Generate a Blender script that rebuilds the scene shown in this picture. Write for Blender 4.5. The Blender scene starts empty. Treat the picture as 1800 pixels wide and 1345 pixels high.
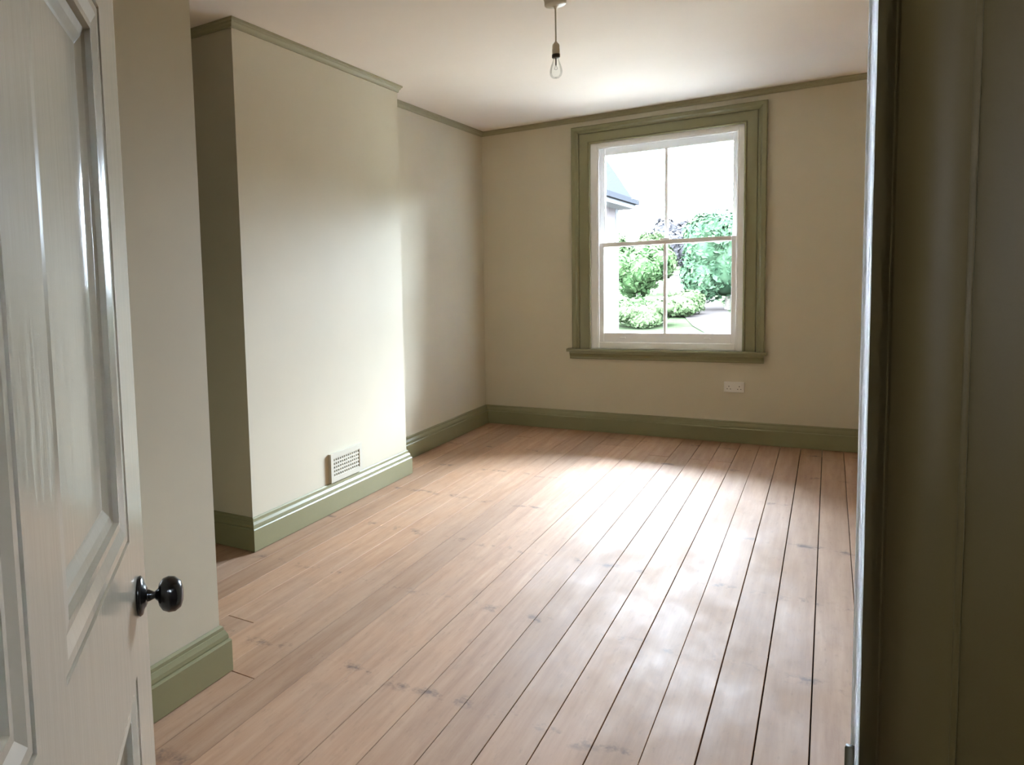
import bpy, bmesh, math, random
from mathutils import Vector, Matrix
random.seed(7)
scene = bpy.context.scene
COL = scene.collection

# ------------------------------------------------------------------ camera
cam_d = bpy.data.cameras.new('camera')
cam = bpy.data.objects.new('camera', cam_d); COL.objects.link(cam)
F_PX, PPX, PPY = 1307.59, 531.70, 605.88
cam_d.sensor_fit = 'HORIZONTAL'; cam_d.sensor_width = 36.0
cam_d.lens = F_PX / 1800.0 * 36.0
cam_d.shift_x = (900.0 - PPX) / 1800.0
cam_d.shift_y = (PPY - 672.5) / 1800.0
cam_d.clip_start = 0.01; cam_d.clip_end = 2000
yaw, pitch, roll = -0.617716, -0.0830622, -0.037398
fw = Vector((math.sin(yaw)*math.cos(pitch), math.cos(yaw)*math.cos(pitch), math.sin(pitch)))
rt = Vector((math.cos(yaw), -math.sin(yaw), 0)); up = rt.cross(fw)
r2 = math.cos(roll)*rt + math.sin(roll)*up
u2 = -math.sin(roll)*rt + math.cos(roll)*up
m = Matrix((r2, u2, -fw)).transposed().to_4x4(); m.translation = Vector((0, 0, 1.4))
cam.matrix_world = m
scene.camera = cam

# ------------------------------------------------------------------ world, exposure
SKY = 12.5
world = bpy.data.worlds.new('overcast_sky'); scene.world = world; world.use_nodes = True
bg = world.node_tree.nodes['Background']
bg.inputs[0].default_value = (0.79, 0.925, 1.12, 1)
# overcast sky, brighter overhead than at the horizon
wn = world.node_tree
tc = wn.nodes.new('ShaderNodeTexCoord'); sx = wn.nodes.new('ShaderNodeSeparateXYZ'); wn.links.new(tc.outputs['Generated'], sx.inputs[0])
mx0 = wn.nodes.new('ShaderNodeMath'); mx0.operation = 'MAXIMUM'; mx0.inputs[1].default_value = 0.0; wn.links.new(sx.outputs[2], mx0.inputs[0])
ma = wn.nodes.new('ShaderNodeMath'); ma.operation = 'MULTIPLY_ADD'; ma.inputs[1].default_value = SKY*0.5; ma.inputs[2].default_value = SKY
wn.links.new(mx0.outputs[0], ma.inputs[0]); wn.links.new(ma.outputs[0], bg.inputs[1])
vs = scene.view_settings
vs.view_transform = 'Standard'; vs.look = 'None'; vs.exposure = 3.62; vs.gamma = 1.0; vs.use_curve_mapping = False
scene.cycles.max_bounces = 14; scene.cycles.diffuse_bounces = 9; scene.cycles.transparent_max_bounces = 12
scene.cycles.use_denoising = True
scene.cycles.sample_clamp_indirect = 0

# window portal (guides sky sampling, gives no light of its own)
pl = bpy.data.lights.new('window_portal', 'AREA'); pl.shape = 'RECTANGLE'; pl.size = 1.1; pl.size_y = 1.8
pl.cycles.is_portal = True
po = bpy.data.objects.new('window_portal', pl); COL.objects.link(po)
po.location = (-1.115, 7.0, 1.6); po.rotation_euler = (math.radians(-90), 0, 0)

# ------------------------------------------------------------------ materials
def mat(name):
    m_ = bpy.data.materials.new(name); m_.use_nodes = True
    nt = m_.node_tree
    return m_, nt, nt.nodes['Principled BSDF']
def nd(nt, t, **kw):
    n = nt.nodes.new(t)
    for k, v in kw.items(): setattr(n, k, v)
    return n
def lk(nt, a, b): nt.links.new(a, b)
def pos(nt, scale=(1, 1, 1), rnd=False):
    g = nd(nt, 'ShaderNodeNewGeometry'); mp = nd(nt, 'ShaderNodeMapping')
    mp.inputs['Scale'].default_value = scale
    lk(nt, g.outputs['Position'], mp.inputs['Vector'])
    if rnd:
        oi = nd(nt, 'ShaderNodeObjectInfo'); mu = nd(nt, 'ShaderNodeVectorMath', operation='SCALE')
        mu.inputs[0].default_value = (17.3, 31.7, 5.1); lk(nt, oi.outputs['Random'], mu.inputs['Scale'])
        ad = nd(nt, 'ShaderNodeVectorMath', operation='ADD')
        lk(nt, mp.outputs[0], ad.inputs[0]); lk(nt, mu.outputs[0], ad.inputs[1])
        return ad.outputs[0]
    return mp.outputs[0]
def noise(nt, vec, scale, detail=4, rough=0.55):
    n = nd(nt, 'ShaderNodeTexNoise'); n.inputs['Scale'].default_value = scale
    n.inputs['Detail'].default_value = detail; n.inputs['Roughness'].default_value = rough
    lk(nt, vec, n.inputs['Vector']); return n.outputs['Fac']
def ramp(nt, fac, stops):
    r = nd(nt, 'ShaderNodeValToRGB'); e = r.color_ramp.elements
    while len(e) < len(stops): e.new(0.5)
    for i, (p, c) in enumerate(stops):
        e[i].position = p; e[i].color = (*c, 1) if len(c) == 3 else c
    lk(nt, fac, r.inputs[0]); return r.outputs[0]
def mixc(nt, fac, a, b, mode='MIX'):
    n = nd(nt, 'ShaderNodeMix', data_type='RGBA', blend_type=mode)
    for s, v in ((n.inputs[0], fac), (n.inputs[6], a), (n.inputs[7], b)):
        if hasattr(v, 'node'): lk(nt, v, s)
        elif isinstance(v, (int, float)): s.default_value = v
        else: s.default_value = (*v, 1)
    return n.outputs[2]
def bump(nt, bsdf, h, strength, dist=0.002):
    b = nd(nt, 'ShaderNodeBump'); b.inputs['Strength'].default_value = strength; b.inputs['Distance'].default_value = dist
    lk(nt, h, b.inputs['Height']); lk(nt, b.outputs[0], bsdf.inputs['Normal'])
def paint(name, c, rough=0.5, var=0.06, bscale=90, bstr=0.15, spec=0.5, stretch=(1, 1, 1), bdist=0.001):
    m_, nt, b = mat(name)
    v = pos(nt)
    f = noise(nt, v, 1.7, 5)
    lo = tuple(x*(1-var) for x in c); hi = tuple(min(1, x*(1+var*0.6)) for x in c)
    lk(nt, ramp(nt, f, [(0.3, lo), (0.7, hi)]), b.inputs['Base Color'])
    b.inputs['Roughness'].default_value = rough; b.inputs['Specular IOR Level'].default_value = spec
    bump(nt, b, noise(nt, pos(nt, stretch), bscale, 3), bstr, bdist)
    return m_

M = {}
M['wall'] = paint('cream_wall_paint', (0.625, 0.575, 0.45), 0.62, 0.035, 60, 0.12, 0.3)
M['ceil'] = paint('white_ceiling_paint', (0.86, 0.79, 0.71), 0.8, 0.02, 60, 0.1, 0.2)
M['green'] = paint('sage_green_gloss', (0.262, 0.250, 0.135), 0.33, 0.04, 140, 0.12, 0.5)
M['rail'] = paint('olive_moulding_paint', (0.36, 0.335, 0.21), 0.45, 0.04, 140, 0.12, 0.4)
M['white'] = paint('white_sash_gloss', (0.90, 0.90, 0.89), 0.28, 0.02, 140, 0.1, 0.5)
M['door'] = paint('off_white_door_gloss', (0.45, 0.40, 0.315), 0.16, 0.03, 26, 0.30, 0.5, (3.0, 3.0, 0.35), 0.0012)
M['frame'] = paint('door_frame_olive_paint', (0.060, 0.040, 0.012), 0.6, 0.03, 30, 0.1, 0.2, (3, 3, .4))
M['plastic'] = paint('white_plastic', (0.78, 0.75, 0.70), 0.35, 0.01, 200, 0.03)
M['pendant'] = paint('aged_white_plastic', (0.60, 0.55, 0.45), 0.4, 0.03, 200, 0.05)
M['vent'] = paint('vent_cream_paint', (0.60, 0.57, 0.47), 0.5, 0.03, 150, 0.1)
M['void'] = paint('dark_void', (0.02, 0.018, 0.015), 0.9, 0.0)
M['hall'] = paint('hall_and_bounce_cut_paint', (0.13, 0.11, 0.075), 0.7, 0.05)  # dim hall; also darkens the near wall to cut bounce light
M['bounce_cut'] = paint('recess_bounce_cut_paint', (0.13, 0.12, 0.07), 0.6, 0.05)  # shade put into the colour of the unseen recess faces
M['bronze'] = paint('dark_bronze', (0.05, 0.04, 0.02), 0.55, 0.1, 200, 0.1, 0.3)
def simple(name, c, rough=0.5, metal=0.0, spec=0.5):
    m_, nt, b = mat(name)
    f = noise(nt, pos(nt), 40, 2)
    lk(nt, ramp(nt, f, [(0.3, tuple(x*0.93 for x in c)), (0.7, c)]), b.inputs['Base Color'])
    b.inputs['Roughness'].default_value = rough; b.inputs['Metallic'].default_value = metal; b.inputs['Specular IOR Level'].default_value = spec
    return m_
M['black'] = simple('black_knob_gloss', (0.006, 0.005, 0.005), 0.2)
M['brass'] = simple('dull_brass', (0.30, 0.22, 0.11), 0.4, 0.9)
M['ring'] = simple('dark_brown_bakelite', (0.035, 0.022, 0.012), 0.35)
M['filament'] = simple('filament_wire', (0.12, 0.11, 0.10), 0.5, 0.6)
# thin clear glass
def glass(name, gloss=1.0):
    m_ = bpy.data.materials.new(name); m_.use_nodes = True; nt = m_.node_tree
    nt.nodes.remove(nt.nodes['Principled BSDF'])
    t = nd(nt, 'ShaderNodeBsdfTransparent'); t.inputs[0].default_value = (0.97, 0.985, 0.975, 1)
    g = nd(nt, 'ShaderNodeBsdfGlossy'); g.inputs['Roughness'].default_value = 0.02
    fr = nd(nt, 'ShaderNodeFresnel'); fr.inputs['IOR'].default_value = 1.45
    mu = nd(nt, 'ShaderNodeMath', operation='MULTIPLY'); mu.inputs[1].default_value = gloss
    lk(nt, fr.outputs[0], mu.inputs[0])
    mx = nd(nt, 'ShaderNodeMixShader'); lk(nt, mu.outputs[0], mx.inputs[0])
    lk(nt, t.outputs[0], mx.inputs[1]); lk(nt, g.outputs[0], mx.inputs[2])
    lk(nt, mx.outputs[0], nt.nodes['Material Output'].inputs[0])
    return m_
M['glass'] = glass('window_glass')
M['bulb'] = glass('bulb_glass', 0.45)

# old varnished pine boards
def plank_mat():
    m_, nt, b = mat('old_pine_board')
    oi = nd(nt, 'ShaderNodeObjectInfo')
    v = pos(nt, (9.0, 0.55, 1), True)
    g1 = noise(nt, v, 3.2, 7, 0.62)
    c = ramp(nt, g1, [(0.25, (0.325, 0.176, 0.096)), (0.45, (0.405, 0.236, 0.136)), (0.62, (0.455, 0.282, 0.170)), (0.8, (0.51, 0.335, 0.213))])
    # per-board tone
    tone = ramp(nt, oi.outputs['Random'], [(0.0, (0.84, 0.83, 0.82)), (0.5, (0.97, 0.96, 0.95)), (1.0, (1.10, 1.08, 1.06))])
    c = mixc(nt, 1.0, c, tone, 'MULTIPLY')
    # worn patches
    w = noise(nt, pos(nt, (1.6, 0.8, 1)), 2.1, 6, 0.65)
    wf = ramp(nt, w, [(0.42, (0, 0, 0)), (0.68, (1, 1, 1))])
    wm = nd(nt, 'ShaderNodeMath', operation='MULTIPLY'); wm.inputs[1].default_value = 0.45
    lk(nt, wf, wm.inputs[0])
    c = mixc(nt, wm.outputs[0], c, (0.41, 0.285, 0.20))
    # mottled stain
    s = noise(nt, pos(nt, (5.0, 2.2, 1), True), 2.6, 5, 0.7)
    sf = ramp(nt, s, [(0.52, (0, 0, 0)), (0.75, (1, 1, 1))])
    sm = nd(nt, 'ShaderNodeMath', operation='MULTIPLY'); sm.inputs[1].default_value = 0.35
    lk(nt, sf, sm.inputs[0])
    c = mixc(nt, sm.outputs[0], c, (0.27, 0.155, 0.09))
    # dark nail stains in rows over the joists (rows run across the boards, slightly slanting)
    g = nd(nt, 'ShaderNodeNewGeometry'); sp = nd(nt, 'ShaderNodeSeparateXYZ'); lk(nt, g.outputs['Position'], sp.inputs[0])
    wob = noise(nt, pos(nt, (7, 1, 1)), 1.0, 3)
    a = nd(nt, 'ShaderNodeMath', operation='MULTIPLY_ADD'); a.inputs[1].default_value = 0.10
    lk(nt, wob, a.inputs[0]); lk(nt, sp.outputs[1], a.inputs[2])
    md = nd(nt, 'ShaderNodeMath', operation='PINGPONG'); md.inputs[1].default_value = 0.36
    ofs = nd(nt, 'ShaderNodeMath', operation='ADD'); ofs.inputs[1].default_value = 10.08 - 2.24 + 0.0
    lk(nt, a.outputs[0], ofs.inputs[0]); lk(nt, ofs.outputs[0], md.inputs[0])
    line = ramp(nt, md.outputs[0], [(0.0, (1, 1, 1)), (0.022, (0.6, 0.6, 0.6)), (0.045, (0, 0, 0))])
    blot = noise(nt, pos(nt, (1, 0.8, 1)), 9.0, 4, 0.7)
    bf = ramp(nt, blot, [(0.53, (0, 0, 0)), (0.66, (1, 1, 1))])
    lf = nd(nt, 'ShaderNodeMath', operation='MULTIPLY'); lk(nt, line, lf.inputs[0]); lk(nt, bf, lf.inputs[1])
    lf2 = nd(nt, 'ShaderNodeMath', operation='MULTIPLY'); lf2.inputs[1].default_value = 0.75; lk(nt, lf.outputs[0], lf2.inputs[0])
    c = mixc(nt, lf2.outputs[0], c, (0.07, 0.045, 0.04))
    # fine flecks
    fl = noise(nt, pos(nt, (60, 14, 1)), 1.0, 3, 0.6)
    ff = ramp(nt, fl, [(0.60, (0, 0, 0)), (0.72, (1, 1, 1))])
    fm = nd(nt, 'ShaderNodeMath', operation='MULTIPLY'); fm.inputs[1].default_value = 0.3; lk(nt, ff, fm.inputs[0])
    c = mixc(nt, fm.outputs[0], c, (0.22, 0.13, 0.08))
    lk(nt, c, b.inputs['Base Color'])
    rr = ramp(nt, w, [(0.3, (0.58, 0.58, 0.58)), (0.7, (0.80, 0.80, 0.80))])
    lk(nt, rr, b.inputs['Roughness'])
    b.inputs['Specular IOR Level'].default_value = 0.30
    h = mixc(nt, 0.5, g1, fl)
    bump(nt, b, h, 0.25, 0.0015)
    return m_
M['plank'] = plank_mat()

# ------------------------------------------------------------------ mesh helpers
def tag(o, label=None, cat=None, group=None, kind=None):
    if label: o['label'] = label
    if cat: o['category'] = cat
    if group: o['group'] = group
    if kind: o['kind'] = kind
    return o
def empty(name, loc=(0, 0, 0), rz=0):
    o = bpy.data.objects.new(name, None); COL.objects.link(o); o.location = loc; o.rotation_euler = (0, 0, rz)
    o.empty_display_size = 0.05
    return o
def link(name, me, material, parent=None, loc=None, smooth=False):
    if material is not None and not me.materials: me.materials.append(material)
    if smooth:
        for p in me.polygons: p.use_smooth = True
    o = bpy.data.objects.new(name, me); COL.objects.link(o)
    if parent: o.parent = parent
    if loc: o.location = loc
    return o
def from_bm(name, bm, material, parent=None, smooth=False, loc=None):
    bmesh.ops.recalc_face_normals(bm, faces=bm.faces)
    me = bpy.data.meshes.new(name); bm.to_mesh(me); bm.free()
    return link(name, me, material, parent, loc, smooth)
def add_box(bm, x0, x1, y0, y1, z0, z1):
    vs_ = [bm.verts.new((x, y, z)) for z in (z0, z1) for x, y in ((x0, y0), (x1, y0), (x1, y1), (x0, y1))]
    for f in ((3, 2, 1, 0), (4, 5, 6, 7), (0, 1, 5, 4), (1, 2, 6, 5), (2, 3, 7, 6), (3, 0, 4, 7)):
        bm.faces.new([vs_[i] for i in f])
def box(name, x0, x1, y0, y1, z0, z1, material, parent=None, bev=0.0, seg=2):
    bm = bmesh.new(); add_box(bm, x0, x1, y0, y1, z0, z1)
    if bev: bmesh.ops.bevel(bm, geom=bm.edges[:], offset=bev, segments=seg, affect='EDGES', profile=0.5)
    return from_bm(name, bm, material, parent)
def add_prism(bm, pts, z0, z1):
    a = [bm.verts.new((p[0], p[1], z0)) for p in pts]; b = [bm.verts.new((p[0], p[1], z1)) for p in pts]
    n = len(pts); bm.faces.new(a); bm.faces.new(b)
    for i in range(n): bm.faces.new((a[i], a[(i+1) % n], b[(i+1) % n], b[i]))
def prism(name, pts, z0, z1, material, parent=None):
    bm = bmesh.new(); add_prism(bm, pts, z0, z1); return from_bm(name, bm, material, parent)
def sweep(name, path, profile, material, parent=None, side=1, smooth=False):
    """profile [(out, z)] swept along a 2-D path with mitred corners; out is to the right of travel * side."""
    bm = bmesh.new(); n = len(path); rows = []
    P = [Vector(p) for p in path]
    for i in range(n):
        d0 = (P[i]-P[i-1]).normalized() if i > 0 else None
        d1 = (P[i+1]-P[i]).normalized() if i < n-1 else None
        n0 = Vector((d0.y, -d0.x))*side if d0 is not None else None
        n1 = Vector((d1.y, -d1.x))*side if d1 is not None else None
        if n0 is None: off = n1
        elif n1 is None: off = n0
        else: off = (n0+n1)/(1+n0.dot(n1))
        rows.append([bm.verts.new((P[i].x+off.x*o, P[i].y+off.y*o, z)) for o, z in profile])
    k = len(profile)
    for i in range(n-1):
        for j in range(k):
            bm.faces.new((rows[i][j], rows[i+1][j], rows[i+1][(j+1) % k], rows[i][(j+1) % k]))
    bm.faces.new(rows[0]); bm.faces.new(rows[-1])
    return from_bm(name, bm, material, parent, smooth)
def lathe_bm(prof, seg=32, axis='Z'):
    bm = bmesh.new(); rings = []
    for r, h in prof:
        if r < 1e-6: rings.append([bm.verts.new((0, 0, h))])
        else: rings.append([bm.verts.new((r*math.cos(2*math.pi*i/seg), r*math.sin(2*math.pi*i/seg), h)) for i in range(seg)])
    for a, b in zip(rings, rings[1:]):
        for i in range(seg):
            j = (i+1) % seg
            if len(a) == 1 and len(b) == 1: continue
            if len(a) == 1: bm.faces.new((a[0], b[i], b[j]))
            elif len(b) == 1: bm.faces.new((a[i], a[j], b[0]))
            else: bm.faces.new((a[i], a[j], b[j], b[i]))
    return bm
def lathe(name, prof, material, parent=None, loc=None, seg=32, mtx=None):
    bm = lathe_bm(prof, seg)
    if mtx is not None: bmesh.ops.transform(bm, matrix=mtx, verts=bm.verts)
    return from_bm(name, bm, material, parent, True, loc)
def tube(bm, pts, r, seg=8):
    rings = []
    for i, p in enumerate(pts):
        p = Vector(p); d = (Vector(pts[min(i+1, len(pts)-1)])-Vector(pts[max(i-1, 0)])).normalized()
        a = d.orthogonal().normalized(); b = d.cross(a)
        rings.append([bm.verts.new(p+r*(math.cos(2*math.pi*k/seg)*a+math.sin(2*math.pi*k/seg)*b)) for k in range(seg)])
    for A, B in zip(rings, rings[1:]):
        s = min(range(seg), key=lambda s_: (A[0].co-B[s_].co).length)
        for k in range(seg): bm.faces.new((A[k], A[(k+1) % seg], B[(k+1+s) % seg], B[(k+s) % seg]))
    bm.faces.new(rings[0]); bm.faces.new(rings[-1])

# ------------------------------------------------------------------ room dimensions
XR0 = -3.00                                     # back of the dark recess
XA, XC, XN = -2.666, -2.464, -1.783          # alcove wall, chimney breast face, near projecting wall
YN, YC0, YC1, YB = 1.924, 2.956, 4.707, 6.746
H, Y0 = 2.727, -0.45
Hh = Vector((-0.1255, -0.0544)); Sj = Vector((0.0251, 0.800))   # hinge and strike corners of the doorway
eW = (Sj-Hh).normalized(); nW = Vector((eW.y, -eW.x))         # along the door wall, and towards the hall
def wallpt(y): return Sj + eW*((y-Sj.y)/eW.y)
T = 0.14
WX0, WX1, WZ0, WZ1 = -1.72, -0.525, 0.705, 2.52                # window opening

def structure(o, label=None): return tag(o, label, kind='structure')
# walls
structure(prism('wall_left_near', [(XN-1.2, Y0-0.15), (XN, Y0-0.15), (XN, YN), (XN-1.2, YN)], -0.1, H, M['wall']), 'cream painted projecting wall beside the open door')
structure(prism('wall_recess', [(XR0-0.2, YN), (XR0, YN), (XR0, YC0), (XR0-0.2, YC0)], -0.1, H, M['bounce_cut']), 'unseen back of the recess, darkened to cut bounce light on the chimney breast side')  # dark tone keeps bounced window light off the chimney breast side
structure(prism('recess_dark_sheet', [(XR0, YN), (XN-0.012, YN), (XN-0.012, YN+0.003), (XR0, YN+0.003)], 0.0, H, M['bounce_cut']), 'unseen dark sheet on the recess side, added to cut bounce light')  # thin dark sheet added over the near wall's unseen return
structure(prism('wall_left', [(XA-0.3, YC1), (XA, YC1), (XA, YB), (XA-0.3, YB)], -0.1, H, M['wall']), 'cream alcove wall left of the window')
structure(prism('wall_chimney', [(XR0-0.2, YC0), (XC, YC0), (XC, YC1), (XR0-0.2, YC1)], 0.0, H, M['wall']), 'cream painted chimney breast with a vent near its foot')
bm = bmesh.new()
XR = wallpt(YB).x
for a in ((XA-0.3, WX0, -0.1, H), (WX1, XR+0.4, -0.1, H), (WX0, WX1, -0.1, WZ0), (WX0, WX1, WZ1, H)):
    add_box(bm, a[0], a[1], YB, YB+0.30, a[2], a[3])
structure(from_bm('wall_back', bm, M['wall']), 'cream end wall holding the sash window')
structure(prism('wall_near', [(XN, Y0-0.15), (wallpt(Y0).x, Y0-0.15), (wallpt(Y0).x, Y0), (XN, Y0)], -0.1, H, M['hall']))  # unseen near wall, darkened to cut bounce onto faces turned from the window
def wq(a, b, t0=0.0, t1=T): return [a+nW*t0, b+nW*t0, b+nW*t1, a+nW*t1]
bm = bmesh.new()
LIN = 0.028
h_out, s_out = Hh-eW*LIN, Sj+eW*LIN
add_prism(bm, wq(wallpt(Y0-0.15), h_out), -0.1, H)
add_prism(bm, wq(s_out, wallpt(YB)), -0.1, H)
add_prism(bm, wq(h_out, s_out), 2.08, H)
structure(from_bm('wall_right', bm, M['wall']), 'cream wall with the doorway')
structure(prism('ceiling', [(XA-0.6, Y0-0.2), (XR+2.2, Y0-0.2), (XR+2.2, YB+0.3), (XA-0.6, YB+0.3)], H, H+0.15, M['ceil']), 'plain white ceiling')
# dim hall behind the door wall
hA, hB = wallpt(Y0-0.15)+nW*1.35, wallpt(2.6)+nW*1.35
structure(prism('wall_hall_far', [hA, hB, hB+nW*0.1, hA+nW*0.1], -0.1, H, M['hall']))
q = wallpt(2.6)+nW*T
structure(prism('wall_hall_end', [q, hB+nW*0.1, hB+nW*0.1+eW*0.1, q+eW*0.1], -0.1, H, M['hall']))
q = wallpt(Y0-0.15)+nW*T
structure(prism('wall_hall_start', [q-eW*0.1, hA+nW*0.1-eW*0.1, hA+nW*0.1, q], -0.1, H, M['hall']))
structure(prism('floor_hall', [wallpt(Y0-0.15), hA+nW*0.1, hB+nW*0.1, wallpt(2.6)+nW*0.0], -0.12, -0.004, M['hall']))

# floor: boards over a dark void
floor = structure(empty('floor', (0, 0, 0)), 'bare old pine floorboards running towards the window')
prism('underfloor', [(XA-0.5, Y0-0.15), (XR+0.2, Y0-0.15), (XR+0.2, YB), (XA-0.5, YB)], -0.10, -0.06, M['void'], floor)
edges = [1.163, 1.03, 0.898, 0.766, 0.634, 0.502, 0.37, 0.238, 0.106, -0.024, -0.156, -0.288, -0.421, -0.551, -0.686, -0.818, -0.957, -1.099, -1.241,
         -1.374, -1.513, -1.65, -1.792, -1.93, -2.07, -2.205, -2.345, -2.475, -2.61, -2.75, -2.89, -3.03]
gapw = {0.106: .0028, -0.024: .0036, -0.156: .0038, -0.288: .0038, -0.421: .0016, -0.551: .0034, -0.686: .0026, -0.818: .0024,
        -0.957: .0024, -1.099: .0010, -1.241: .0016, -1.374: .0010, -1.513: .0016, -1.65: .0018}
for i in range(len(edges)-1):
    xr, xl = edges[i], edges[i+1]
    gr, gl = gapw.get(xr, .0010)/2, gapw.get(xl, .0010)/2
    xc = (xr+xl)/2
    if xc < XC-0.0: segs = [(YN-0.02, YC0+0.02), (YC1-0.02, YB)] if xc > XA-0.1 else [(YN-0.02, YC0+0.02)]
    elif xc < XN-0.01: segs = [(YN-0.02, YB)]
    else:
        ys = Y0
        if xc > wallpt(Y0).x-0.1: ys = max(Y0, Sj.y+(xc+0.1-Sj.x)*eW.y/eW.x - 0.35) if xc > -0.2 else Y0
        segs = [(ys, YB)]
    out = []
    for a, b in segs:
        if b-a > 4.5:                                     # butt joints
            j = {-1.65: 1.949}.get(xr, None)
            if j is None: j = a + (b-a)*random.choice((0.08, 0.12, 0.9, 0.93))
            out += [(a, j-0.0018), (j+0.0018, b)]
        else: out.append((a, b))
    for a, b in out:
        if b-a < 0.05: continue
        dz = random.uniform(-0.0012, 0.0006)
        bm = bmesh.new(); add_box(bm, xl+gl, xr-gr, a, b, -0.028, dz)
        top = [e for e in bm.edges if all(v.co.z > -0.01 for v in e.verts)]
        bmesh.ops.bevel(bm, geom=top, offset=0.0010, segments=1, affect='EDGES')
        from_bm('floorboard', bm, M['plank'], floor)

# skirting boards
BASE = [(0.0, 0.0), (0.031, 0.0), (0.031, 0.116), (0.0275, 0.1215), (0.0225, 0.1225), (0.0235, 0.128), (0.0215, 0.140), (0.0155, 0.1525),
        (0.0145, 0.155), (0.0115, 0.1565), (0.0105, 0.168), (0.0036, 0.1745), (0.0, 0.1745)]
def skirting(name, path, label): structure(sweep(name, path, [(o-0.0005, z+0.0030 if z < 0.01 else z) for o, z in BASE], M['green'], None, 1), label)
skirting('baseboard_left_near', [(XN, Y0), (XN, YN), (XR0, YN)], 'sage green skirting along the wall beside the door')
skirting('baseboard_chimney', [(XR0, YC0), (XC, YC0), (XC, YC1), (XA, YC1)], 'sage green skirting wrapped round the chimney breast')
skirting('baseboard_back', [(XA, YC1+0.032), (XA, YB), (XR, YB)], 'sage green skirting under the window and along the alcove')
a_ = wallpt(YB-0.04); skirting('baseboard_right', [a_, Sj+eW*0.10], 'sage green skirting on the door wall')
# moulding under the ceiling
CORN = [(0.0, H-0.043), (0.009, H-0.043), (0.010, H-0.034), (0.013, H-0.028), (0.020, H-0.022), (0.022, H-0.015), (0.029, H-0.012), (0.030, H-0.0005), (0.0, H-0.0005)]
structure(sweep('trim_1', [(XN, Y0), (XN, YN), (XR0, YN)], CORN, M['rail']), 'slim olive ceiling moulding on the near projecting wall')
structure(sweep('trim_2', [(XR0, YC0), (XC, YC0), (XC, YC1), (XA, YC1)], CORN, M['rail']), 'slim olive ceiling moulding round the chimney breast')
structure(sweep('trim_3', [(XA, YC1+0.031), (XA, YB), (XR, YB), wallpt(Y0)], CORN, M['rail']), 'slim olive ceiling moulding above the window and alcove')

# ------------------------------------------------------------------ window
win = structure(empty('window_1', ((WX0+WX1)/2, YB, WZ0)), 'white four pane sash window in a wide olive architrave')
win_off = Vector(win.location)
def wpart(o, parent=win):
    o.parent = parent; o.matrix_parent_inverse = Matrix.Translation(-win_off); return o
def wbox(name, *a, material=None, parent=None, bev=0.0015):
    o = box(name, *a, material or M['white'], None, bev, 1)
    if parent is None: return wpart(o)
    o.parent = parent; return o
# architrave: profile (distance from inner edge, thickness into the room), mitred round three sides
CI0, CI1, CIT = -1.693, -0.553, 2.488
AW = 0.152
ARC = [(0.0, 0.0), (0.0, 0.016), (0.004, 0.022), (0.011, 0.024), (0.017, 0.020), (0.019, 0.014), (0.026, 0.014), (0.086, 0.017), (0.088, 0.010), (0.093, 0.010), (0.096, 0.022), (0.106, 0.028),
       (0.115, 0.040), (0.120, 0.045), (0.145, 0.048), (0.150, 0.044), (AW, 0.034), (AW, 0.0)]
def arch(name, kind):
    bm = bmesh.new(); rows = []
    zb = 0.731
    for o, t in ARC:
        y = YB-t
        if kind == 'L': a, b = (CI0-o, y, zb), (CI0-o, y, CIT+o)
        elif kind == 'R': a, b = (CI1+o, y, zb), (CI1+o, y, CIT+o)
        else: a, b = (CI0-o, y, CIT+o), (CI1+o, y, CIT+o)
        rows.append((bm.verts.new(a), bm.verts.new(b)))
    k = len(rows)
    for j in range(k):
        p, q_ = rows[j], rows[(j+1) % k]; bm.faces.new((p[0], p[1], q_[1], q_[0]))
    bm.faces.new([r_[0] for r_ in rows]); bm.faces.new([r_[1] for r_ in rows])
    return wpart(from_bm(name, bm, M['green']))
for k_ in 'LRT': arch('architrave', k_)
# sill board with nosing and apron
bm = bmesh.new(); prof = []
SX0, SX1 = -1.892, -0.384
add_prism(bm, [(SX0, YB-0.068), (SX1, YB-0.068), (SX1, YB), (WX1-0.002, YB), (WX1-0.002, YB+0.04), (WX0+0.002, YB+0.04), (WX0+0.002, YB), (SX0, YB)], 0.7055, 0.731)
bmesh.ops.bevel(bm, geom=[e for e in bm.edges if all(v.co.y < YB-0.06 for v in e.verts)], offset=0.008, segments=3, affect='EDGES')
wpart(from_bm('sill_board', bm, M['green']))
bm = bmesh.new()
AP = [(0, 0.642), (0.026, 0.642), (0.029, 0.648), (0.029, 0.660), (0.036, 0.680), (0.044, 0.690), (0.044, 0.7055), (0, 0.7055)]
ra = [bm.verts.new((SX0+0.022, YB-o, z)) for o, z in AP]; rb = [bm.verts.new((SX1-0.022, YB-o, z)) for o, z in AP]
for j in range(len(AP)): bm.faces.new((ra[j], rb[j], rb[(j+1) % len(AP)], ra[(j+1) % len(AP)]))
bm.faces.new(ra); bm.faces.new(rb)
wpart(from_bm('apron', bm, M['green']))
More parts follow.
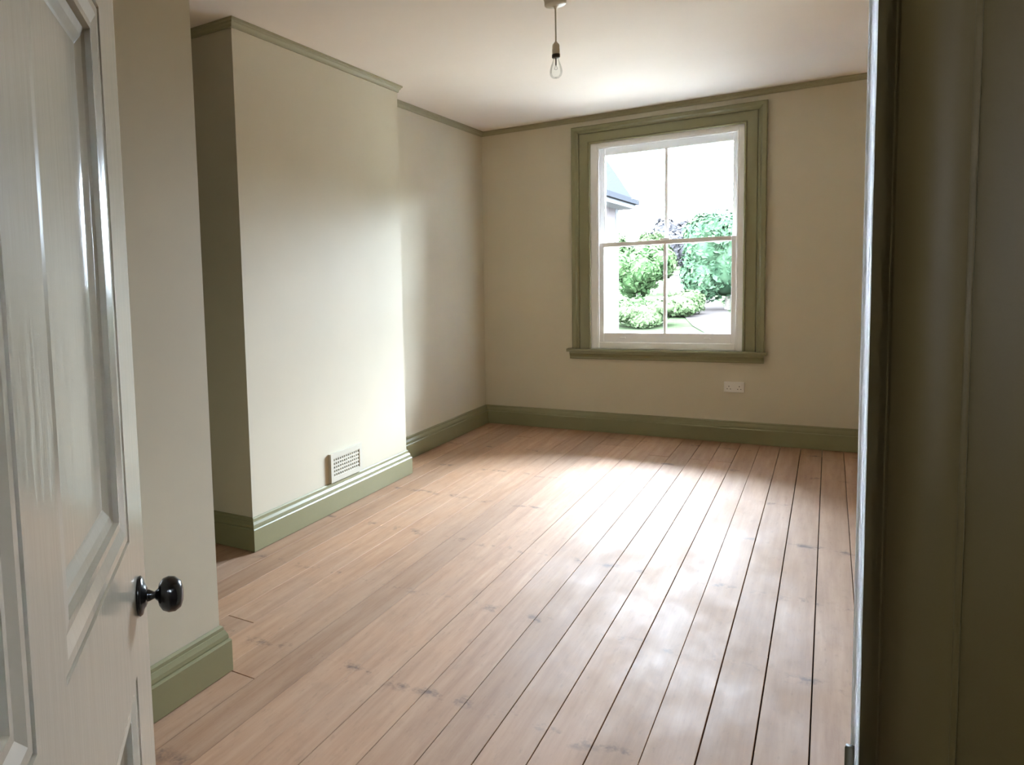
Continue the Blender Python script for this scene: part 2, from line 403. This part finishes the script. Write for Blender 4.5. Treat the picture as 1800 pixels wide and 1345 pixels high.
# box frame
LX0, LX1, LT = -1.642, -0.588, 2.452
wbox('box_lining', WX0+0.002, LX0, YB+0.004, YB+0.20, 0.732, WZ1-0.002)
wbox('box_lining', LX1, WX1-0.002, YB+0.004, YB+0.20, 0.732, WZ1-0.002)
wbox('head_lining', LX0, LX1, YB+0.004, YB+0.20, LT, WZ1-0.002)
wbox('staff_bead', LX0-0.001, LX0+0.014, YB+0.006, YB+0.024, 0.732, LT, bev=0.004)
wbox('staff_bead', LX1-0.014, LX1+0.001, YB+0.006, YB+0.024, 0.732, LT, bev=0.004)
wbox('staff_bead', LX0+0.014, LX1-0.014, YB+0.006, YB+0.024, LT-0.014, LT+0.001, bev=0.004)
wbox('bottom_bead', LX0+0.014, LX1-0.014, YB+0.004, YB+0.026, 0.7312, 0.790, bev=0.004)
wbox('parting_bead', LX0-0.001, LX0+0.010, YB+0.0725, YB+0.0785, 0.74, LT, bev=0.001)
wbox('parting_bead', LX1-0.010, LX1+0.001, YB+0.0725, YB+0.0785, 0.74, LT, bev=0.001)
wbox('stone_sill', WX0+0.002, WX1-0.002, YB+0.045, YB+0.36, 0.66, 0.742, material=M['vent'])
# sashes
def sash(y0, y1, z0, z1, top, bottom, name):
    s = empty(name); s.parent = win; s.matrix_parent_inverse = Matrix.Translation(-win_off)
    st, mun, mx = 0.047, 0.0125, -1.115
    a, b = LX0+0.001, LX1-0.001
    wbox('stile', a, a+st, y0, y1, z0, z1, parent=s, bev=0.003); wbox('stile', b-st, b, y0, y1, z0, z1, parent=s, bev=0.003)
    wbox('top_rail', a+st, b-st, y0, y1, z1-top, z1, parent=s, bev=0.003); wbox('bottom_rail', a+st, b-st, y0, y1, z0, z0+bottom, parent=s, bev=0.003)
    wbox('glazing_bar', mx-mun, mx+mun, y0+0.004, y1-0.004, z0+bottom-0.001, z1-top+0.001, parent=s, bev=0.005)
    yg = y0+0.028
    for c, d in ((a+st-0.004, mx-mun+0.006), (mx+mun-0.006, b-st+0.004)):
        wbox('pane', c, d, yg, yg+0.003, z0+bottom-0.004, z1-top+0.004, material=M['glass'], parent=s, bev=0)
    return s
low = sash(YB+0.028, YB+0.070, 0.744, 1.642, 0.036, 0.125, 'lower_sash')
upp = sash(YB+0.080, YB+0.122, 1.606, 2.449, 0.062, 0.036, 'upper_sash')
for sx in (LX0+0.006, LX1-0.042):      # sash horns
    bm = bmesh.new(); add_prism(bm, [(0, 0), (0.036, 0), (0.036, 0.03), (0.026, 0.055), (0.012, 0.062), (0, 0.075)], YB+0.082, YB+0.120)
    bmesh.ops.transform(bm, matrix=Matrix(((1, 0, 0, sx), (0, 0, 1, 0), (0, -1, 0, 1.606), (0, 0, 0, 1))), verts=bm.verts)
    from_bm('horn', bm, M['white'], upp)
for sx in (-1.44, -0.80):              # sash lifts
    o = box('sash_lift', sx-0.022, sx+0.022, YB+0.016, YB+0.0285, 0.822, 0.834, M['white'], low, 0.004, 2)
o = box('sash_lock', -1.150, -1.080, YB+0.032, YB+0.066, 1.642, 1.655, M['white'], low, 0.004, 2)

# ------------------------------------------------------------------ doorway lining, seen from inside it
fr = structure(empty('trim_4', (0, 0, 0)), 'gloss painted door frame at the right edge')
def along(p, s, t): return p + eW*s + nW*t
def fprism(name, pts, z0=0.0, z1=2.05, material=None, bev=0.0, parent=fr, sel=None):
    bm = bmesh.new(); add_prism(bm, pts, z0, z1)
    if bev:
        ed = [e for e in bm.edges if abs(e.verts[0].co.z-e.verts[1].co.z) > 0.5 and (sel is None or sel(e.verts[0].co))]
        bmesh.ops.bevel(bm, geom=ed, offset=bev, segments=4, affect='EDGES')
    return from_bm(name, bm, material or M['frame'], parent, bool(bev))
# strike side: s measured along the wall beyond the opening, t towards the hall
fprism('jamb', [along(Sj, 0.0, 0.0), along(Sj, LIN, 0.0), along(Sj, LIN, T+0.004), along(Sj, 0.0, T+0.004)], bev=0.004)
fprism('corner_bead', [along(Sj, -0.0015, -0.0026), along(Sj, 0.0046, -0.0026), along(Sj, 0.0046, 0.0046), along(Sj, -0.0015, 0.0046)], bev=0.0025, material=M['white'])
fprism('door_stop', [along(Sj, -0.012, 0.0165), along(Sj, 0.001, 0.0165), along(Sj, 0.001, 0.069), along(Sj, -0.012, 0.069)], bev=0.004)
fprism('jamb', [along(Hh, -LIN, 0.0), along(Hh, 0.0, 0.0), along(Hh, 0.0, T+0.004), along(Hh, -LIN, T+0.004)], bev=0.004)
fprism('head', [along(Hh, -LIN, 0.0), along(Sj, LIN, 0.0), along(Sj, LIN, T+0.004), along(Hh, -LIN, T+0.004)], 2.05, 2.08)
for s0, s1, base in ((0.006, 0.082, Sj), (-0.082, -0.006, Hh)):
    fprism('architrave', [along(base, s0, T+0.0045), along(base, s1, T+0.0045), along(base, s1, T+0.022), along(base, s0, T+0.022)], bev=0.005, z1=2.09)
fprism('strike_plate', [along(Sj, -0.0095, -0.0052), along(Sj, -0.0017, -0.0052), along(Sj, -0.0017, 0.0008), along(Sj, -0.0095, 0.0008)], 0.86, 0.966, M['bronze'], bev=0.002)

# ------------------------------------------------------------------ door: six panel leaf, opened into the room
dth = math.radians(-39.9)
dE = Vector((math.sin(dth), math.cos(dth))); dN = Vector((math.cos(dth), -math.sin(dth)))   # along leaf to the knob edge; out of the seen face
a0 = math.radians(-49.35); P0 = Vector((math.sin(a0), math.cos(a0)))*0.80                 # outer corner of the panel moulding
door = structure(empty('door_1', (0, 0, 0)), 'open off-white panelled door with a black knob')
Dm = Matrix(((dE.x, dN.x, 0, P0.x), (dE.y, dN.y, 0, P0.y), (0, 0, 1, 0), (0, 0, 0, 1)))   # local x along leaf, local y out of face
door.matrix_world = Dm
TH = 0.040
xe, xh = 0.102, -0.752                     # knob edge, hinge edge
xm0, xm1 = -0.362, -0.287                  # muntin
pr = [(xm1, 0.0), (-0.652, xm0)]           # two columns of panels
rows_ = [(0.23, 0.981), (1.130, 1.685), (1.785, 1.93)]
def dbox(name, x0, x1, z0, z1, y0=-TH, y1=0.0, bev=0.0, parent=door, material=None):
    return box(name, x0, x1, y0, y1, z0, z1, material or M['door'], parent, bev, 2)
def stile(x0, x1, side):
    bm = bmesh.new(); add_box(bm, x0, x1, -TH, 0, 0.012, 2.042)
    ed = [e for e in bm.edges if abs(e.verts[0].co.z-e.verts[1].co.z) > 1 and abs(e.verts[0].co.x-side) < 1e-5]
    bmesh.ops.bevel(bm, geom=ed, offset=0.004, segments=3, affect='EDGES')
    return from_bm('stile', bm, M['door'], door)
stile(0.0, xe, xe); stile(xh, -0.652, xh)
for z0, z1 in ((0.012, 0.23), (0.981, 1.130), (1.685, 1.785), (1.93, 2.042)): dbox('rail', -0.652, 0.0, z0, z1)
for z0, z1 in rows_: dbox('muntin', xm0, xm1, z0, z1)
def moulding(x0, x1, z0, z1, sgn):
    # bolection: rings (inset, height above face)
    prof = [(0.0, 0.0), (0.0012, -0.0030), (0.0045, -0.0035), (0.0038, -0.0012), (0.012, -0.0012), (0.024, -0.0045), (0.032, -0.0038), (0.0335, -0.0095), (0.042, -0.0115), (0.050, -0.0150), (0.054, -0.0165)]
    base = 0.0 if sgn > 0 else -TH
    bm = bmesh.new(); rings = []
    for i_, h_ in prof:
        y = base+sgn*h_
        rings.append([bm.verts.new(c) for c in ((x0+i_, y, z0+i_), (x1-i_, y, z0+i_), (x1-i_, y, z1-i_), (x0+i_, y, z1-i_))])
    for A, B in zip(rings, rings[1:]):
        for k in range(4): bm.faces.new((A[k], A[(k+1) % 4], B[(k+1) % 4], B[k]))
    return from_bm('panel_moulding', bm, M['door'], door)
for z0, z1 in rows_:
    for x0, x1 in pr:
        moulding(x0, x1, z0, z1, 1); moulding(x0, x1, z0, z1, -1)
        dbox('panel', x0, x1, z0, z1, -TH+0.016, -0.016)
# knob with round backplate on both faces
for sgn in (1, -1):
    base = 0.0 if sgn > 0 else -TH
    mtx = Matrix.Translation((0.040, base, 1.0535)) @ Matrix.Rotation(-sgn*math.pi/2, 4, 'X')
    kn = lathe('door_knob', [(0.0, 0.006), (0.0070, 0.006), (0.0065, 0.012), (0.0038, 0.018), (0.0072, 0.022), (0.0125, 0.0235), (0.0175, 0.0275), (0.0197, 0.034), (0.0190, 0.041), (0.0145, 0.0475), (0.0075, 0.0500), (0, 0.0505)],
               M['black'], door, None, 36, mtx)
    lathe('backplate', [(0.0, 0.0002), (0.0215, 0.0002), (0.0222, 0.0022), (0.0205, 0.0048), (0.0150, 0.0062), (0.0115, 0.0085), (0.0085, 0.010), (0.0, 0.010)], M['black'], kn, None, 36, mtx)
for hz in (0.25, 1.02, 1.80):
    bm = bmesh.new(); tube(bm, [(xh-0.004, -TH-0.004, hz-0.04), (xh-0.004, -TH-0.004, hz+0.04)], 0.006, 10)
    from_bm('hinge', bm, M['bronze'], door)

# ------------------------------------------------------------------ small fittings
# vent on the chimney breast
vent = tag(empty('air_vent', (XC, 3.875, 0.180)), 'small cream perforated air vent low on the chimney breast', 'air vent')
vw, vh, vt = 0.365, 0.176, 0.020
def vbox(name, y0, y1, z0, z1, x0, x1, material=M['vent'], bev=0.0): return box(name, x0, x1, y0, y1, z0, z1, material, vent, bev, 2)
# frame: four borders as one part
bm = bmesh.new(); b_ = 0.030
for (y0, y1, z0, z1) in ((-vw/2, vw/2, 0, b_), (-vw/2, vw/2, vh-b_, vh), (-vw/2, -vw/2+b_, b_, vh-b_), (vw/2-b_, vw/2, b_, vh-b_)): add_box(bm, 0.0005, vt, y0, y1, z0, z1)
from_bm('frame', bm, M['vent'], vent)
vbox('backing', -vw/2+0.02, vw/2-0.02, 0.02, vh-0.02, 0.0006, 0.003, M['void'])
iw, ih = vw-2*b_, vh-2*b_
nr, nc = 5, 13
for r_ in range(nr+1):
    z = b_ + ih*r_/nr; hgt = 0.0105
    vbox('bar', -iw/2, iw/2, max(b_, z-hgt/2), min(vh-b_, z+hgt/2), 0.006, vt-0.003)
for c_ in range(nc+1):
    y = -iw/2 + iw*c_/nc; wd = 0.0095
    vbox('crossbar', max(-iw/2, y-wd/2), min(iw/2, y+wd/2), b_, vh-b_, 0.0036, vt-0.0035)
# socket
sock = tag(empty('power_socket', (-0.605, YB, 0.405)), 'white double power socket on the wall below the window', 'socket')
box('plate', -0.0705, 0.0705, -0.010, -0.0003, 0, 0.084, M['plastic'], sock, 0.003, 2)
for cx in (-0.036, 0.036):
    box('switch', cx+(0.012 if cx > 0 else -0.024), cx+(0.024 if cx > 0 else -0.012), -0.0135, -0.009, 0.058, 0.076, M['plastic'], sock, 0.001, 1)
    for ox, oz, w_, h_ in ((0, 0.047, 0.0045, 0.009), (-0.011, 0.026, 0.007, 0.0045), (0.011, 0.026, 0.007, 0.0045)):
        box('pin_slot', cx+ox-w_/2, cx+ox+w_/2, -0.0104, -0.0098, oz-h_/2, oz+h_/2, M['void'], sock)
# pendant lamp
PX, PY = -1.1075, 3.778
pen = tag(empty('pendant_lamp', (PX, PY, H)), 'bare clear bulb hanging on a short cord from the ceiling', 'pendant lamp')
lathe('ceiling_rose', [(0, 0), (0.055, 0.0), (0.055, -0.004), (0.052, -0.010), (0.050, -0.032), (0.046, -0.036), (0.020, -0.041), (0.008, -0.043), (0.006, -0.052), (0, -0.052)], M['pendant'], pen, None, 40)
bm = bmesh.new(); tube(bm, [(0, 0, -0.050), (0, 0, -0.13), (0, 0, -0.214)], 0.0035, 10); from_bm('cord', bm, M['pendant'], pen, True)
ho = lathe('lamp_holder', [(0, -0.208), (0.006, -0.208), (0.0085, -0.213), (0.0150, -0.219), (0.0172, -0.228), (0.0168, -0.240), (0.0178, -0.242), (0.0178, -0.268), (0.0, -0.268)], M['pendant'], pen, None, 28)
lathe('ring', [(0, -0.266), (0.0183, -0.266), (0.0190, -0.272), (0.0185, -0.281), (0.0150, -0.284), (0, -0.284)], M['ring'], ho, None, 28)
bl = lathe('bulb', [(0.0125, -0.281), (0.0140, -0.292), (0.0175, -0.305), (0.0225, -0.318), (0.0270, -0.332), (0.0295, -0.346), (0.0290, -0.358), (0.0245, -0.370), (0.0160, -0.378), (0.0070, -0.3810), (0, -0.3815)], M['bulb'], pen, None, 32)
bm = bmesh.new(); tube(bm, [(0, 0, -0.283), (0, 0, -0.318)], 0.0032, 8); tube(bm, [(0, 0, -0.316), (0.008, 0, -0.335)], 0.0006, 6); tube(bm, [(0, 0, -0.316), (-0.008, 0, -0.335)], 0.0006, 6)
tube(bm, [(-0.008, 0, -0.335), (-0.003, 0, -0.339), (0.003, 0, -0.339), (0.008, 0, -0.335)], 0.0006, 6)
from_bm('filament', bm, M['filament'], bl)

# ------------------------------------------------------------------ outside
def foliage_mat(name, dark, light):
    m_, nt, b = mat(name)
    f = noise(nt, pos(nt, (1, 1, 1)), 1.6, 6, 0.7)
    lk(nt, ramp(nt, f, [(0.3, dark), (0.7, light)]), b.inputs['Base Color'])
    b.inputs['Roughness'].default_value = 1.0; b.inputs['Specular IOR Level'].default_value = 0.0
    return m_
FOL = [foliage_mat('leaf_mid_green', (0.0080, 0.0175, 0.0065), (0.0200, 0.0310, 0.0125)),
       foliage_mat('leaf_blue_green', (0.0080, 0.0175, 0.0095), (0.0195, 0.0300, 0.0165)),
       foliage_mat('leaf_pale_green', (0.0125, 0.0195, 0.0085), (0.0210, 0.0280, 0.0130)),
       foliage_mat('leaf_grey_purple', (0.0140, 0.0132, 0.0140), (0.0200, 0.0185, 0.0195))]
BARK = simple('bark', (0.05, 0.04, 0.03), 0.9)
def terrain(y): return -3.0 + 0.04*y
def hill(x, y):                      # unseen hillside right of the view, inferred from wall shading, blocks low sky
    k = max(0.0, min(1.0, (x-0.16*y-0.5)/7.0))*max(0.0, min(1.0, (y-14)/22.0))
    return 9.5*k*k*(3-2*k)
def plant(name, label, cat, x, y, rx, rz, zc, material, group, n=2600, leaf=0.16, trunk=True, lobes=9, seed=1):
    rng = random.Random(seed)
    zb = terrain(y)
    t = tag(empty(name, (x, y, zb)), label, cat, group)
    cz = zc-zb
    blobs = [(0, 0, cz, 0.72)]
    for i in range(lobes):
        a = rng.uniform(0, 2*math.pi); ph = rng.uniform(-0.6, 1.0)
        blobs.append((rx*0.55*math.cos(a), rx*0.55*math.sin(a), cz+rz*0.5*ph, rng.uniform(0.38, 0.52)))
    vts, fcs = [], []
    for k in range(n):
        bx_, by_, bz_, bs = blobs[rng.randrange(len(blobs))]
        d = Vector((rng.gauss(0, 1), rng.gauss(0, 1), rng.gauss(0, 1))).normalized()
        rr = bs*(0.80+0.25*rng.random())
        c = Vector((bx_+d.x*rx*rr, by_+d.y*rx*rr, bz_+d.z*rz*rr))
        nn = (d+0.7*Vector((rng.uniform(-1, 1), rng.uniform(-1, 1), rng.uniform(-1, 1)))).normalized()
        a = nn.orthogonal().normalized(); b = nn.cross(a); ang = rng.uniform(0, 6.28)
        a, b = a*math.cos(ang)+b*math.sin(ang), b*math.cos(ang)-a*math.sin(ang)
        s = leaf*rng.uniform(0.6, 1.3); i0 = len(vts)
        vts += [c-a*s, c+b*s*0.55+nn*s*0.12, c+a*s, c-b*s*0.55+nn*s*0.12]; fcs.append((i0, i0+1, i0+2, i0+3))
    me = bpy.data.meshes.new('foliage'); me.from_pydata([tuple(v) for v in vts], [], fcs); me.update()
    fo = link('foliage', me, material, t); fo['kind'] = 'stuff'
    # solid inner mass so the crown is not see-through
    bm = bmesh.new()
    for bx_, by_, bz_, bs in blobs:
        r_ = bmesh.ops.create_icosphere(bm, subdivisions=2, radius=1.0)
        for v in r_['verts']:
            q_ = 1+0.12*math.sin(5*v.co.x+3*v.co.z+bx_)*math.cos(4*v.co.y)
            v.co = Vector((bx_+v.co.x*rx*bs*0.84*q_, by_+v.co.y*rx*bs*0.84*q_, bz_+v.co.z*rz*bs*0.84*q_))
    from_bm('inner_leaves', bm, material, t, True)
    if trunk:
        bm = bmesh.new(); tube(bm, [(0, 0, -0.1), (0.05, 0.02, cz*0.4), (0.0, 0.05, cz)], 0.10+0.02*rx, 8); from_bm('trunk', bm, BARK, t, True)
    return t
structure(box('roof_eaves', -5.0, 3.0, YB+0.301, YB+1.50, 2.80, 2.94, M['rail'], None, 0.01), 'deep eaves above the window outside')
# ground rising away from the house, with a gravel track
GR = foliage_mat('rough_grass', (0.0065, 0.0092, 0.0045), (0.0105, 0.0130, 0.0070))
bm = bmesh.new(); gx = [-90, -60, -40, -25, -15, -10, -6, -3, -1, 0, 1, 2, 3, 4, 5, 6, 7, 8, 10, 15, 30, 60]; gy = [YB+0.4, 15, 18, 21, 24, 27, 30, 33, 36, 40, 45, 60, 80, 110, 150, 260]
gv = [[bm.verts.new((x, y, (terrain(y) if y < 140 else terrain(140)) + hill(x, y))) for x in gx] for y in gy]
for i in range(len(gy)-1):
    for j in range(len(gx)-1): bm.faces.new((gv[i][j], gv[i][j+1], gv[i+1][j+1], gv[i+1][j]))
structure(from_bm('ground', bm, GR), 'rough grass slope outside the window')
PV = paint('pale_bounce_gravel', (0.14, 0.125, 0.105), 0.9, 0.15, 20, 0.3)  # pale tone chosen to throw daylight up to the ceiling
structure(prism('floor_bounce_terrace', [(-12, YB+0.31), (14, YB+0.31), (14, 24), (-12, 24)], -3.2, -1.98, PV), 'unseen pale terrace below the window, added to bounce light onto the ceiling')  # out of view, added as a reflector for the ceiling
TR = simple('pale_gravel', (0.0135, 0.0115, 0.0105), 0.9, 0, 0)
bm = bmesh.new(); L_, R_ = [], []
for (x, y, w_) in ((-2.4, 34, 1.1), (-4.2, 40, 1.15), (-5.6, 46.5, 1.2), (-7.4, 56, 1.3), (-9.2, 66, 1.3), (-12.4, 84, 1.4), (-15.5, 100, 1.4)):
    L_.append(bm.verts.new((x-w_, y, terrain(y)+0.04))); R_.append(bm.verts.new((x+w_, y, terrain(y)+0.04)))
for i in range(len(L_)-1): bm.faces.new((L_[i], R_[i], R_[i+1], L_[i+1]))
structure(from_bm('trim_5', bm, TR), 'pale track climbing the slope outside')
plant('garden_bush', 'dark rounded bush seen through the lower left pane', 'bush', -10.35, 53, 2.0, 2.2, 1.15, FOL[0], 'bushes outside the window', 3600, 0.17, True, 9, 3)
plant('garden_tree', 'tall leafy tree seen through the right hand panes', 'tree', -4.75, 48.7, 2.5, 3.4, 1.75, FOL[1], 'trees outside the window', 5200, 0.19, True, 11, 5)
plant('garden_tree', 'pale small tree behind the meeting rail beside the dark bush', 'tree', -10.9, 62, 1.5, 2.4, 2.2, FOL[2], 'trees outside the window', 2200, 0.2, True, 7, 8)
plant('low_shrub', 'pale low shrub spreading at the bottom left of the view', 'shrub', -7.6, 40, 1.7, 0.8, -0.9, FOL[2], 'low shrubs on the slope', 2200, 0.12, False, 7, 11)
plant('low_shrub', 'pale low shrub in the middle of the view behind the glazing bar', 'shrub', -6.8, 45, 1.6, 0.9, -0.6, FOL[2], 'low shrubs on the slope', 2200, 0.12, False, 7, 13)
plant('low_shrub', 'greener low shrub just below the dark bush', 'shrub', -9.7, 46.5, 1.15, 0.7, -0.8, FOL[0], 'low shrubs on the slope', 1700, 0.12, False, 7, 17)
for i, (x, y, rx, rz, zc, k, lab) in enumerate((
        (-26.0, 110, 3.6, 3.2, 4.0, 2, 'far pale green tree next to the neighbouring house'),
        (-20.9, 118, 3.6, 2.8, 4.4, 3, 'far hazy grey tree left of the glazing bar'),
        (-16.2, 108, 3.2, 3.4, 4.8, 3, 'far hazy grey tree behind the glazing bar'),
        (-12.5, 90, 2.6, 2.6, 3.6, 3, 'far hazy grey tree beside the tall leafy tree'),
        (-7.4, 75, 3.4, 3.4, 3.2, 2, 'pale green tree behind the tall leafy tree'))):
    plant('distant_tree', lab, 'tree', x, y, rx, rz, zc, FOL[k], 'distant trees on the skyline', 1800, 0.4, True, 8, 20+i)
# neighbouring house, its hipped roof corner in the left pane
nb = tag(empty('neighbour_house', (-6.5, 20.5, terrain(17))), 'neighbouring house with a steep grey roof at the left of the window', 'house')
z0h = terrain(17)
def hb(name, x0, x1, y0, y1, z0, z1, material, parent=nb, bev=0.0):
    return box(name, x0+6.5, x1+6.5, y0-20.5, y1-20.5, z0-z0h, z1-z0h, material, parent, bev)
BR = simple('pale_brick', (0.0240, 0.0205, 0.0198), 0.9, 0, 0); RW = simple('white_render', (0.036, 0.036, 0.036), 0.8, 0, 0); SL = simple('grey_slate', (0.0080, 0.0082, 0.0090), 0.7, 0, 0)
hb('wall', -9.2, -3.72, 10.5, 17.0, z0h-0.4, 2.70, BR)
hb('corner_pier', -3.86, -3.70, 16.8, 17.02, z0h-0.4, 2.70, RW)
hb('eaves', -9.5, -3.42, 10.2, 17.3, 2.70, 2.80, RW)
hb('gutter', -3.42, -3.34, 10.2, 17.3, 2.78, 2.88, SL)
bm = bmesh.new()
q4 = [bm.verts.new((x+6.5, y-20.5, 2.80-z0h)) for x, y in ((-9.5, 10.2), (-3.40, 10.2), (-3.40, 17.3), (-9.5, 17.3))]
rg = [bm.verts.new((-6.45+6.5, y-20.5, 8.4-z0h)) for y in (13.0, 15.5)]
bm.faces.new(q4); bm.faces.new((q4[0], q4[1], rg[0])); bm.faces.new((q4[1], q4[2], rg[1], rg[0])); bm.faces.new((q4[2], q4[3], rg[1])); bm.faces.new((q4[3], q4[0], rg[0], rg[1]))
from_bm('roof', bm, SL, nb)
